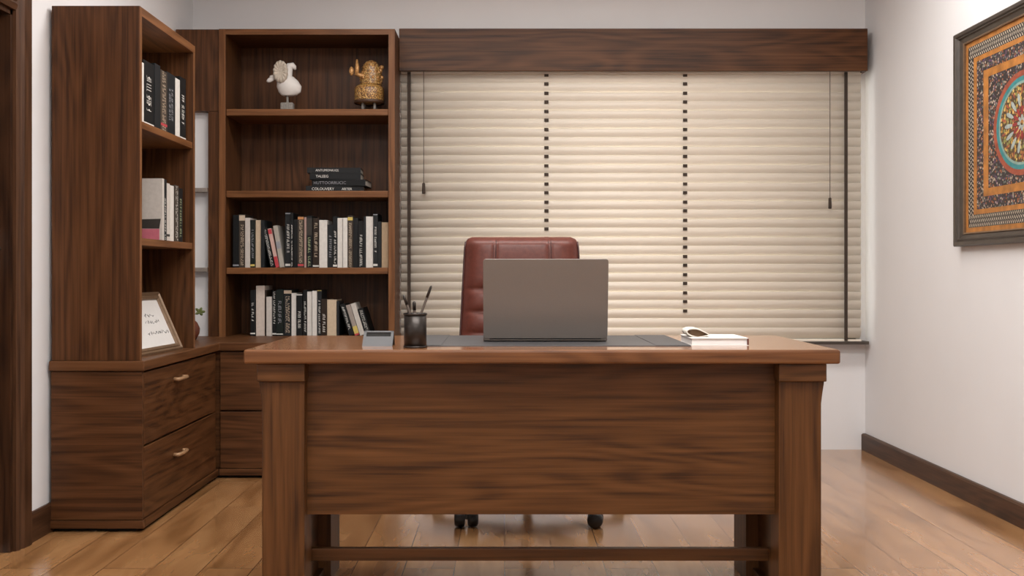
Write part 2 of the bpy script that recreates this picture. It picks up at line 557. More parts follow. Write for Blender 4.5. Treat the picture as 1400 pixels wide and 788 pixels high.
for x in (0.226, 0.978):
    for z in zs[:-2]:
        part('ladder_rung', MB().box(x - 0.0115, x + 0.0115, BY - 0.0195, BY - 0.0155, z + 0.015, z + 0.032, 0.0008), M['ribbon'], t)
for x, z1 in ((-0.437, 1.455), (1.755, 1.375)):
    cord = part('pull_cord', MB().tube([(x, BY - 0.045, 2.06), (x, BY - 0.045, z1)], 0.0016, 6), M['ribbon'], t)
    part('tassel', MB().lathe(x, BY - 0.045, [(0.004, z1 + 0.004), (0.008, z1), (0.0095, z1 - 0.05), (0.008, z1 - 0.056)], 12), M['ribbon'], cord)

# ------------------------------------------------------------------ left storage unit
FX, UY0, UY1, UZ = -1.358, 4.055, 5.12, 0.642
TT = 0.038


def handle(parent, p0, p1, out):
    """bow handle between p0 and p1, standing out along vector out"""
    p0, p1, out = Vector(p0), Vector(p1), Vector(out)
    m = MB()
    pts = [p0, p0 + out * 0.75] + [p0.lerp(p1, k / 6) + out * (0.9 + 0.25 * math.sin(math.pi * k / 6)) for k in range(7)] + [p1 + out * 0.75, p1]
    m.tube(pts, 0.0078, 8)
    return part('handle', m, M['brass'], parent)


t = thing('drawer_cabinet', 'walnut base cabinet with two bow-handled drawers against left wall', 'cabinet', (-1.53, 4.55, 0))
cb = MB()
cb.box(-1.70, FX, UY0, UY0 + 0.02, 0.045, UZ - TT - 0.002, 0.0015)                # end panel towards the room
part('end_panel', cb, M['walnutX'], t)
cb = MB().box(-1.70, FX - 0.022, UY0 + 0.02, UY1 - 0.02, 0.04, UZ - TT - 0.002)
part('body', cb, M['walnutY'], t)
part('plinth', MB().box(-1.698, FX - 0.03, UY0 + 0.025, UY1, 0, 0.04), M['void'], t)  # shadow gap under the moulding put in as near-black colour
part('base_moulding', MB().box(-1.70, FX + 0.006, UY0 - 0.006, UY0 + 0.02, 0.014, 0.044, 0.002), M['walnutX'], t)
part('base_moulding', MB().box(FX - 0.02, FX + 0.006, UY0 + 0.0205, UY1 - 0.002, 0.014, 0.044, 0.002), M['walnutY'], t)
for z0, z1, hz in ((0.323, 0.596, 0.535), (0.047, 0.315, 0.225)):
    dr = part('drawer', MB().box(FX - 0.021, FX, UY0 + 0.021, UY1 - 0.035, z0, z1, 0.0025), M['walnutY'], t)
    handle(dr, (FX - 0.003, 4.445, hz), (FX - 0.003, 4.565, hz), (0.024, 0, 0))

t = thing('drawer_cabinet', 'walnut base cabinet with wide drawers under the bookcase, half behind the desk', 'cabinet', (-0.95, 5.4, 0))
part('body', MB().box(-1.698, -0.572, UY1 + 0.022, YB - 0.02, 0.04, UZ - TT - 0.002), M['walnutX'], t)
part('plinth', MB().box(-1.69, -0.59, UY1 + 0.03, YB - 0.03, 0, 0.04), M['void'], t)  # near-black colour stands in for the shade under the cabinet
part('base_moulding', MB().box(FX + 0.008, -0.568, UY1 - 0.004, UY1 + 0.021, 0.014, 0.044, 0.002), M['walnutX'], t)
part('side_panel', MB().box(-0.5715, -0.568, UY1 + 0.004, YB - 0.02, 0.045, UZ - TT - 0.002), M['walnutY'], t)
for z0, z1 in ((0.323, 0.597), (0.047, 0.315)):
    dr = part('drawer', MB().box(FX + 0.012, -0.572, UY1, UY1 + 0.021, z0, z1, 0.0025), M['walnutX'], t)
    zz = (z0 + z1) / 2
    handle(dr, (-1.03, UY1 + 0.003, zz), (-0.90, UY1 + 0.003, zz), (0, -0.024, 0))

t = MB().prism([(-1.705, UY0 - 0.008), (FX + 0.010, UY0 - 0.008), (FX + 0.010, UY1 - 0.010), (-0.562, UY1 - 0.010), (-0.562, YB - 0.004), (-1.705, YB - 0.004)],
               'z', UZ - TT, UZ, 0.004)
t.bm.normal_update()
for f in t.bm.faces:
    if abs(f.normal.y) > 0.6:
        f.material_index = 1
tag(part('worktop', t, [M['worktopY'], M['worktopX']]), 'continuous L-shaped walnut worktop running over both base cabinets', 'worktop')

# tall open shelf tower on the worktop
TX, TY0, TY1, TZ = -1.370, 4.062, 4.785, 1.975
t = thing('shelf_tower', 'tall walnut shelf unit open to the right, standing at the left wall', 'bookcase', (-1.53, 4.42, UZ))
part('side_panel', MB().box(-1.70, TX, TY0, TY0 + 0.022, UZ, TZ, 0.0015), M['walnutZ'], t)
part('side_panel', MB().box(-1.70, TX, TY1 - 0.022, TY1, UZ, TZ, 0.0015), M['walnutZ'], t)
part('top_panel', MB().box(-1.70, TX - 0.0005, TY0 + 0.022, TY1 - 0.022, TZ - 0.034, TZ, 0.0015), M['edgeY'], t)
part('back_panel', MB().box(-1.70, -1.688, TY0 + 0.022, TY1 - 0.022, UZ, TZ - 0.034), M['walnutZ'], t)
part('lit_edge_strip', MB().box(TX, TX + 0.0015, TY0 + 0.001, TY0 + 0.022, UZ, TZ - 0.001), M['edgeZ'], t)  # added strips, coloured lighter to show the tower edges catching light
part('lit_edge_strip', MB().box(TX, TX + 0.0015, TY1 - 0.022, TY1 - 0.001, UZ, TZ - 0.034), M['edgeZ'], t)
part('lit_edge_strip', MB().box(TX, TX + 0.0015, TY0 + 0.022, TY1 - 0.001, TZ - 0.034, TZ - 0.001), M['edgeY'], t)
SH1, SH2 = 1.547, 1.104
for z in (SH1, SH2):
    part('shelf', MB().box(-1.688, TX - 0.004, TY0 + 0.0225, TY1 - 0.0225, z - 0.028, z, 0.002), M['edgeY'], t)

# bookcase on the worktop at the back wall
KX0, KX1, KY0, KZ = -1.479, -0.568, 5.60, 2.236
t = thing('bookcase', 'walnut bookcase with three shelves beside the blind, holding books and two ornaments', 'bookcase', (-1.02, 5.78, UZ))
part('side_panel', MB().box(KX0, KX0 + 0.036, KY0, YB - 0.003, UZ, KZ, 0.002), M['walnutZ'], t)
part('side_panel', MB().box(KX1 - 0.034, KX1, KY0, YB - 0.003, UZ, KZ, 0.002), M['walnutZ'], t)
part('top_panel', MB().box(KX0 + 0.036, KX1 - 0.034, KY0 + 0.0005, YB - 0.003, KZ - 0.03, KZ, 0.002), M['walnutX'], t)
part('back_panel', MB().box(KX0 + 0.036, KX1 - 0.034, YB - 0.018, YB - 0.004, UZ, KZ - 0.03), M['walnutZ'], t)
part('lit_edge_strip', MB().box(KX0 + 0.001, KX0 + 0.035, KY0 - 0.0015, KY0, UZ, KZ - 0.001), M['edgeZ'], t)  # added strips with the light on the bookcase edges in their colour
part('lit_edge_strip', MB().box(KX1 - 0.033, KX1 - 0.001, KY0 - 0.0015, KY0, UZ, KZ - 0.001), M['edgeZ'], t)
part('lit_edge_strip', MB().box(KX0 + 0.035, KX1 - 0.033, KY0 - 0.0015, KY0, KZ - 0.030, KZ - 0.001), M['edgeX'], t)
SA, SB, SCZ = 1.822, 1.398, 1.000
for z in (SA, SB, SCZ):
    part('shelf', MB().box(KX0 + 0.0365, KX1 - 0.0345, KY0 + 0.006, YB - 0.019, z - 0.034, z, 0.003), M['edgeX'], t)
part('filler_strip', MB().box(-1.537, KX0 - 0.0005, KY0 + 0.012, KY0 + 0.034, UZ, 1.81), M['walnutZ'], t)

t = thing('corner_pelmet', 'walnut panel bridging the corner above shelf unit and bookcase', 'pelmet', (-1.6, 5.63, 1.8))
part('front_board', MB().box(-1.705, KX0 - 0.0005, KY0 + 0.012, KY0 + 0.032, 1.812, KZ, 0.001), M['walnutZ'], t)
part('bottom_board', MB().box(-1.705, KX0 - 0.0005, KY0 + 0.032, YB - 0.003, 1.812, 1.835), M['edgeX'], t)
for z, lb in ((1.413, 'upper of the two thin shelves in the white gap beside the bookcase'),
              (1.000, 'lower of the two thin shelves in the white gap beside the bookcase')):
    tag(part('corner_shelf', MB().box(-1.708, -1.539, 5.60, 5.6645, z - 0.022, z, 0.002), M['shelf_grey']), lb, 'shelf', 'corner shelves')

# potted twig in the corner
t = thing('potted_plant', 'small russet vase with a green sprig in the corner beside bookcase', 'plant', (-1.55, 5.35, UZ))
part('vase', MB().lathe(-1.55, 5.35, [(0.024, UZ), (0.040, UZ + 0.03), (0.043, UZ + 0.055), (0.030, UZ + 0.085), (0.016, UZ + 0.098), (0.018, UZ + 0.105), (0.012, UZ + 0.104)], 20), M['vase'], t)
part('stem', MB().tube([(-1.55, 5.35, UZ + 0.09), (-1.535, 5.36, UZ + 0.125), (-1.518, 5.365, UZ + 0.135)], 0.0018, 6), M['leaf'], t)
lf = MB()
for a, ln in ((0.1, 0.026), (1.2, 0.024), (2.4, 0.026), (-0.9, 0.02), (3.6, 0.022)):
    dx, dz = math.cos(a), math.sin(a)
    for s in (0, 1):
        lf.ball((-1.512 + dx * ln * 0.5, 5.366 + 0.004 * s, UZ + 0.136 + dz * ln * 0.5), (ln * 0.55, 0.003, 0.007), 8, 6, Matrix.Rotation(-a, 3, 'Y'))
part('foliage', lf, M['leaf'], t)

# ------------------------------------------------------------------ desk
DX0, DX1, DC = -0.744, 0.956, 0.106
DT, DB = 0.752, 0.712
t = thing('executive_desk', 'large walnut desk with a wide front panel in the middle of the room', 'desk', (DC, 3.43, 0))
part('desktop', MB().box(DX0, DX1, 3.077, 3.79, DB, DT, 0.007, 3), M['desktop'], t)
part('sheen_top', MB().box(DX0 + 0.006, DX1 - 0.006, 3.083, 3.784, DT - 0.002, DT + 0.0004), M['veneer'], t)  # added thin sheet carrying the lightened reflection of the desktop
for s in (-1, 1):
    def X(a): return DC + s * a
    xs = sorted((X(0.681), X(0.803)))
    part('leg', MB().prism([(X(0.681), 0), (X(0.803), 0), (X(0.803), 0.595), (X(0.806), 0.62), (X(0.812), 0.66), (X(0.681), 0.66)], 'y', 3.108, 3.226, 0.002), M['deskZ'], t)
    xs = sorted((X(0.678), X(0.815)))
    part('corbel', MB().box(xs[0], xs[1], 3.094, 3.227, 0.66, DB, 0.003), M['deskX'], t)
    xs = sorted((X(0.691), X(0.715)))
    part('side_panel', MB().box(xs[0], xs[1], 3.226, 3.41, 0.045, DB), M['deskY'], t)
    xs = sorted((X(0.652), X(0.70)))
    part('rear_leg', MB().box(xs[0], xs[1], 3.40, 3.58, 0, DB, 0.002), M['deskZ'], t)
    xs = sorted((X(0.672), X(0.72)))
    part('foot_rail', MB().box(xs[0], xs[1], 3.226, 3.40, 0, 0.045, 0.002), M['deskY'], t)
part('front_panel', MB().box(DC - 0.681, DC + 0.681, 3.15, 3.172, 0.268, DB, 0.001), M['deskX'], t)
part('stretcher', MB().box(DC - 0.691, DC + 0.691, 3.235, 3.26, 0.11, 0.147, 0.002), M['deskX'], t)
part('back_rail', MB().box(DC - 0.652, DC + 0.652, 3.55, 3.572, 0.62, DB), M['deskX'], t)

# ------------------------------------------------------------------ office chair
CX, CY = 0.10, 4.48
t = thing('office_chair', 'burgundy leather swivel office chair with stitched back behind the desk', 'chair', (CX, CY, 0))
bk = MB()
rings = []
BZ0, BZ1, BYc = 0.52, 1.122, 4.47
creases = [0.725, 0.812, 0.905]
NZ, NU = 84, 48
XC = 0.070


def bfront(u, z):
    """how far the padding stands out at width u (-1..1) and height z"""
    edges = [BZ0] + creases + [BZ1]
    p = 0.0
    for a, b2 in zip(edges[:-1], edges[1:]):
        if a <= z <= b2:
            v = (z - a) / (b2 - a)
            big = (b2 - a) > 0.15
            p = (1 - abs(2 * v - 1) ** (5 if big else 2.6)) ** 0.6
    s = 1 - abs(u) ** 6
    f = 0.050 + 0.026 * p * s
    if z > creases[2]:
        for us in (-0.47, 0.49):
            f -= 0.010 * math.exp(-((u - us) / 0.028) ** 2)
    return f


for i in range(NZ + 1):
    z = BZ0 + (BZ1 - BZ0) * i / NZ
    top = max(0.0, (z - (BZ1 - 0.035)) / 0.035)
    bot = max(0.0, ((BZ0 + 0.03) - z) / 0.03)
    rnd = math.sqrt(max(0.0, 1 - max(top, bot) ** 2))
    hwz = 0.252 - 0.018 * (z - 0.75) / 0.37
    hwz -= 0.028 * (1 - rnd)
    ring = []
    lean = 0.10 * (z - BZ0)
    for k in range(NU + 1):
        u = -1 + 2 * k / NU
        ring.append((XC + u * hwz, BYc + lean - bfront(u, z) * (0.25 + 0.75 * rnd) * (1 - 0.75 * abs(u) ** 10), z))
    for k in range(NU, -1, -4):
        u = -1 + 2 * k / NU
        ring.append((XC + u * hwz, BYc + lean + 0.035 * (0.2 + 0.8 * rnd) * (1 - abs(u) ** 6 * 0.9), z))
    rings.append(ring)
bk.loops(rings)
br_ = part('backrest', bk, M['leather'], t)
for us in (-0.47, 0.49):
    for du in (-0.022, 0.022):
        pts = []
        for i in range(16):
            z = creases[2] + 0.012 + (BZ1 - 0.012 - creases[2] - 0.012) * i / 15
            hwz = 0.252 - 0.018 * (z - 0.75) / 0.37
            rnd = math.sqrt(max(0, 1 - max(0.0, (z - (BZ1 - 0.035)) / 0.035) ** 2))
            pts.append((XC + (us + du) * hwz, BYc + 0.10 * (z - BZ0) - bfront(us + du, z) * (0.25 + 0.75 * rnd) - 0.0003, z))
        part('seam', MB().tube(pts, 0.0014, 6), M['seam'], br_)
pts = []
for s in (-1, 1):
    pp = []
    for i in range(24):
        z = BZ0 + 0.02 + (BZ1 - 0.02 - BZ0 - 0.02) * i / 23
        top = max(0.0, (z - (BZ1 - 0.035)) / 0.035)
        hwz = 0.252 - 0.018 * (z - 0.75) / 0.37 - 0.028 * (1 - math.sqrt(1 - top ** 2))
        pp.append((XC + s * hwz * 1.0, BYc + 0.10 * (z - BZ0) - 0.016, z))
    part('piping', MB().tube(pp, 0.004, 8), M['seam'], br_)
st = MB().box(XC - 0.25, XC + 0.25, 4.06, 4.50, 0.41, 0.52, 0.045, 5)
for f in st.bm.faces: f.smooth = True
part('seat', st, M['leather'], t)
part('back_bracket', MB().box(XC - 0.04, XC + 0.04, 4.47, 4.55, 0.38, 0.70, 0.01), M['plastic'], t)
part('seat_plate', MB().box(XC - 0.1, XC + 0.1, 4.33, 4.56, 0.37, 0.41, 0.005), M['plastic'], t)
part('gas_column', MB().lathe(CX, CY, [(0.03, 0.08), (0.03, 0.24), (0.018, 0.245), (0.018, 0.38)], 20), M['chrome'], t)
base = MB().lathe(CX, CY, [(0.05, 0.075), (0.055, 0.10), (0.04, 0.125)], 20)
RC = 0.42
cast = []
for k in range(5):
    a = math.radians(234 + 72 * k)
    dx, dy = math.cos(a), math.sin(a)
    base.tube([(CX + dx * 0.03, CY + dy * 0.03, 0.10), (CX + dx * 0.2, CY + dy * 0.2, 0.095), (CX + dx * RC, CY + dy * RC, 0.078)], [0.026, 0.022, 0.016], 10)
    cast.append((CX + dx * RC, CY + dy * RC, a))
part('star_base', base, M['plastic'], t)
for x, y, a in cast:
    m = MB()
    ax = Matrix.Rotation({0: 0.1, 1: 1.45}.get(cast.index((x, y, a)), a), 3, 'Z')
    for s in (-1, 1):
        prof = [(0.0, 0.006), (0.024, 0.006), (0.030, 0.010), (0.031, 0.020), (0.030, 0.036), (0.024, 0.045), (0.0, 0.047)]
        rings = []
        for r, o in prof:
            ring = []
            for q in range(20):
                th_ = 2 * math.pi * q / 20
                v = ax @ Vector((s * o, max(r, 0.001) * math.cos(th_), max(r, 0.001) * math.sin(th_)))
                ring.append((x + v.x, y + v.y, 0.031 + v.z))
            rings.append(ring)
        m.loops(rings)
    m.box(x - 0.010, x + 0.010, y - 0.012, y + 0.012, 0.03, 0.07, 0.003)
    part('caster', m, M['plastic'], t)

# ------------------------------------------------------------------ things on the desk
t = thing('desk_pad', 'flat dark grey leather desk pad under the laptop', 'desk pad', (0.13, 3.49, DT))
part('pad', MB().box(-0.295, 0.556, 3.226, 3.755, DT, DT + 0.003, 0.001), M['mat'], t)
for x0, x1 in ((-0.293, -0.19), (0.45, 0.554)):
    part('side_strip', MB().box(x0, x1, 3.228, 3.753, DT + 0.003, DT + 0.0045, 0.0006), M['mat'], t)

PZ = DT + 0.003
LX0, LX1, LY, LZ = -0.067, 0.3225, 3.405, PZ
t = thing('laptop', 'open dark grey laptop seen from the back of its lid on desk pad', 'laptop', (0.128, 3.53, LZ))
part('base', MB().box(LX0, LX1, LY - 0.004, LY + 0.255, LZ + 0.002, LZ + 0.016, 0.004), M['laptop'], t)
for x in (LX0 + 0.03, LX1 - 0.05):
    for y in (LY + 0.015, LY + 0.23):
        part('rubber_foot', MB().box(x, x + 0.02, y, y + 0.008, LZ, LZ + 0.003), M['laptop_dark'], t)
kb = MB()
for r in range(5):
    for q in range(14):
        kb.box(LX0 + 0.03 + q * 0.0238, LX0 + 0.05 + q * 0.0238, LY + 0.03 + r * 0.022, LY + 0.048 + r * 0.022, LZ + 0.016, LZ + 0.0175)
part('keyboard', kb, M['laptop_dark'], t)
part('hinge', MB().tube([(LX0 + 0.02, LY - 0.002, LZ + 0.013), (LX1 - 0.02, LY - 0.002, LZ + 0.013)], 0.006, 10), M['laptop_dark'], t)


def tilted(mb, ang, py, pz):
    bmesh.ops.rotate(mb.bm, verts=mb.bm.verts, cent=(0, py, pz), matrix=Matrix.Rotation(ang, 3, 'X'))
    return mb


def rounded(x0, x1, z0, z1, r, n=6):
    pts = []
    for cx, cz, a0 in ((x1 - r, z1 - r, 0), (x0 + r, z1 - r, 90), (x0 + r, z0 + r, 180), (x1 - r, z0 + r, 270)):
        for k in range(n + 1):
            a = math.radians(a0 + 90 * k / n)
            pts.append((cx + r * math.cos(a), cz + r * math.sin(a)))
    return pts


lid = part('lid', tilted(MB().prism(rounded(LX0, LX1, LZ + 0.012, LZ + 0.264, 0.009), 'y', LY - 0.009, LY - 0.003, 0.0012), math.radians(9), LY, LZ + 0.014), M['laptop'], t)
part('screen', tilted(MB().box(LX0 + 0.006, LX1 - 0.006, LY - 0.003, LY - 0.0024, LZ + 0.03, LZ + 0.257), math.radians(9), LY, LZ + 0.014), M['laptop_dark'], lid)

# pen cup and its three pens
PX, PY = -0.262, 3.172
t = thing('pen_cup', 'round dark bronze pen cup at the left end of desk pad', 'pen cup', (PX, PY, DT))
part('cup', MB().lathe(PX, PY, [(0.033, DT), (0.033, DT + 0.1), (0.030, DT + 0.1), (0.030, DT + 0.004), (0.001, DT + 0.004)], 32), M['bronze'], t)
for z in (DT, DT + 0.0955):
    part('rim_band', MB().lathe(PX, PY, [(0.0332, z + 0.0005), (0.0352, z + 0.0015), (0.0352, z + 0.0055), (0.0332, z + 0.0065)], 32, cap=False), M['bronze'], t)
for nm, lb, p0, p1, r in (('pen', 'dark pen leaning to the left in the bronze pen cup', (-0.244, 3.168, DT + 0.008), (-0.2975, 3.176, 0.907), 0.0038),
                          ('pencil', 'short thick dark pencil upright in the middle of the pen cup', (-0.263, 3.185, DT + 0.008), (-0.2665, 3.187, 0.888), 0.0048),
                          ('pen', 'long dark pen leaning to the right in the bronze pen cup', (-0.279, 3.165, DT + 0.008), (-0.2150, 3.176, 0.934), 0.0038)):
    p0, p1 = Vector(p0), Vector(p1)
    q = thing(nm, lb, 'pen', p0, group='pens in the cup')
    a, b2 = p0.lerp(p1, 0.72), p0.lerp(p1, 0.8)
    part('barrel', MB().tube([p0, p0.lerp(p1, 0.05), b2], [r * 0.7, r, r], 10), M['ribbon'], q)
    part('cap', MB().tube([b2, p0.lerp(p1, 0.97), p1], [r * 1.12, r * 1.0, r * 0.45], 10), M['bronze'], q)

# card holder
t = thing('card_holder', 'small grey tent-shaped card holder at left end of desk', 'card holder', (-0.38, 3.26, DT))
HX0, HX1 = -0.425, -0.335
hd = MB()
ang = math.radians(-48)
hgt = 0.066
hd.box(HX0, HX1, 3.226, 3.229, DT, DT + 0.042).box(HX0, HX0 + 0.008, 3.226, 3.229, DT + 0.042, DT + hgt).box(HX1 - 0.008, HX1, 3.226, 3.229, DT + 0.042, DT + hgt)
hd.box(HX0, HX1, 3.226, 3.229, DT + hgt - 0.006, DT + hgt)
part('front_plate', tilted(hd, ang, 3.226, DT), M['silver'], t)
part('slot_pocket', tilted(MB().box(HX0 + 0.004, HX1 - 0.004, 3.229, 3.233, DT + 0.035, DT + hgt - 0.002), ang, 3.226, DT), M['void'], t)
ytop, ztop = 3.226 + hgt * math.sin(math.radians(48)), DT + hgt * math.cos(math.radians(48))
part('back_plate', MB().prism([(ytop, ztop), (ytop - 0.003, ztop - 0.003), (ytop + 0.029, DT), (ytop + 0.032, DT)], 'x', HX0, HX1), M['plastic'], t)

# white book with a ribbon loop on top
t = thing('book', 'white covered book lying at the right end of the desk pad', 'book', (0.65, 3.37, DT), group=None)
QZ0, QZ1 = DT, DT + 0.023
part('page_block', MB().box(0.565, 0.731, 3.266, 3.468, QZ0 + 0.0022, QZ1 - 0.0022), M['paper'], t)
cv = MB().box(0.562, 0.735, 3.262, 3.472, QZ0, QZ0 + 0.002).box(0.562, 0.735, 3.262, 3.472, QZ1 - 0.002, QZ1)
part('cover', cv, M['white'], t)
part('spine', MB().box(0.7315, 0.7365, 3.262, 3.472, QZ0 + 0.001, QZ1 - 0.001, 0.002), M['leather'], t, 'reddish brown spine')
PCX, PZ0 = 0.597, QZ1
t = thing('pouch', 'pale soft pouch with dark brown opening lying on the white book on desk', 'pouch', (PCX, 3.35, PZ0))


def drop(k, grow):
    a = 2 * math.pi * k / 32
    x = -0.006 + (0.036 + grow) * math.cos(a)
    h = (0.0155 + grow) * math.sin(a) * (1 - 0.62 * max(0.0, math.cos(a)))
    return PCX + x, PZ0 + 0.0162 + max(h, -0.0158) - 0.0045 * (1 + math.cos(a))


rings = []
for y, g in ((3.315, -0.0050), (3.312, -0.0015), (3.315, 0.0), (3.395, 0.0), (3.40, -0.004)):
    rings.append([(drop(k, g)[0], y, max(drop(k, g)[1], PZ0 + 0.0004)) for k in range(32)])
part('shell', MB().loops(rings, cap=False), M['pages'], t)
M['lining'] = plain('brown_lining', (0.20, 0.125, 0.07), 0.8, noise=0.1)
rings = [[(drop(k, -0.0050)[0], y, max(drop(k, -0.0050)[1], PZ0 + 0.001)) for k in range(32)] for y in (3.330, 3.3145)]
lining = MB().loops(rings, cap=False)
lining.quad([(drop(k, -0.0050)[0], 3.330, max(drop(k, -0.0050)[1], PZ0 + 0.001)) for k in range(32)])
part('lining', lining, M['lining'], t, 'dark brown lining')

# ------------------------------------------------------------------ books
RNG = random.Random(5)


def colmat(name, col, rough=0.5):
    if name not in M:
        M[name] = plain(name, col, rough, noise=0.07, nscale=60, spec=0.22)
    return M[name]


COL = {'black': (0.007, 0.0075, 0.008), 'charcoal': (0.013, 0.0145, 0.016), 'green': (0.008, 0.012, 0.010), 'brown': (0.022, 0.013, 0.008),
       'white': (0.60, 0.57, 0.53), 'offwhite': (0.50, 0.46, 0.42), 'cream': (0.52, 0.41, 0.29), 'tan': (0.46, 0.33, 0.21), 'pale': (0.55, 0.47, 0.41),
       'grey': (0.34, 0.31, 0.27), 'pink': (0.50, 0.33, 0.29), 'taupe': (0.30, 0.25, 0.22), 'busy': (0.05, 0.038, 0.028)}
INK = {'w': (0.62, 0.60, 0.56), 'b': (0.50, 0.40, 0.30), 'g': (0.33, 0.38, 0.22), 'o': (0.45, 0.20, 0.08), 'k': (0.04, 0.035, 0.03), 'r': (0.42, 0.05, 0.06), 'y': (0.55, 0.42, 0.12), 'n': (0.25, 0.25, 0.27)}


def marks(m, z0, z1, half, y, rng, rows=1):
    """illegible lettering running down a spine: little strokes between heights z0 and z1"""
    for rr in range(rows):
        hw_ = half / rows * 0.8
        cx = 0 if rows == 1 else (-half / 2 if rr == 0 else half / 2)
        z = z1
        while z > z0:
            ln = min(2 * hw_ * rng.uniform(0.55, 0.95), 0.0085)
            if rng.random() < 0.12:
                z -= ln; continue
            e = z - ln
            s = max(0.0009, ln * 0.24)
            kind = rng.randrange(4)
            def q(xa, xb, za, zb):
                m.quad([(cx + xa, y, za), (cx + xb, y, za), (cx + xb, y, zb), (cx + xa, y, zb)])
            if kind in (0, 1, 3): q(-hw_, hw_, z - s, z)
            if kind in (1, 2): q(-hw_, hw_, e, e + s)
            if kind in (0, 2): q(-hw_, -hw_ + s, e, z)
            if kind in (1, 3): q(hw_ - s, hw_, e, z)
            if kind in (2, 3): q(-hw_ * 0.2, hw_ * 0.3, e + s, z - s)
            z = e - ln * rng.uniform(0.22, 0.4)


def make_book(label, group, loc, rot, t_, h_, d_, col, ink=None, span=(0.15, 0.8), rows=1, extra=None):
    o = thing('book', label, 'book', loc, rot, group, local=True)
    m = MB()
    hb = t_ / 2
    bt = min(0.0022, t_ * 0.12)
    m.box(-hb, hb, 0, bt, 0, h_, bt * 0.4, 2)
    m.box(-hb, -hb + bt, bt, d_, 0, h_).box(hb - bt, hb, bt, d_, 0, h_)
    cov = part('cover', m, colmat('cover_' + col, COL[col]), o)
    part('page_block', MB().box(-hb + bt, hb - bt, bt, d_ - 0.004, 0.0025, h_ - 0.003), M['pages'], o)
    if ink:
        tm = MB()
        marks(tm, h_ * span[0], h_ * span[1], hb * 0.56, -0.0004, random.Random(hash_(label)), rows)
        part('title', tm, colmat('ink_' + ink, INK[ink]), o)
    for (za, zb, ic) in (extra or []):
        part('spine_band', MB().box(-hb * 0.97, hb * 0.97, -0.0006, 0.0002, h_ * za, h_ * zb), colmat('ink_' + ic, INK[ic]), o)
    return o


def hash_(s):
    v = 7
    for ch in s:
        v = (v * 31 + ord(ch)) % 1000003
    return v


SP = 5.665                                       # spine plane of the bookcase rows
S_ = F / SP


def row(items, zbase, ybase, group):
    for (x0, x1, ytop, col, ink, span, rows, extra, lean, label) in items:
        tt = (x1 - x0) / S_ - 0.0008
        hh = (HY - ytop) / S_ + CZ - zbase
        a = math.radians(lean)
        if lean:
            hh = hh / math.cos(a)
        cx = ((x0 + x1) / 2 - VX) / S_
        dd = 0.15 + 0.05 * ((hash_(label) % 10) / 10)
        yy = SP + 0.004 * ((hash_(label) // 10) % 5)
        make_book(label, group, (cx, yy, zbase + (tt / 2 * math.sin(abs(a)) if lean else 0)), (0, a, 0), tt, hh, dd, col, ink, span, rows, extra)


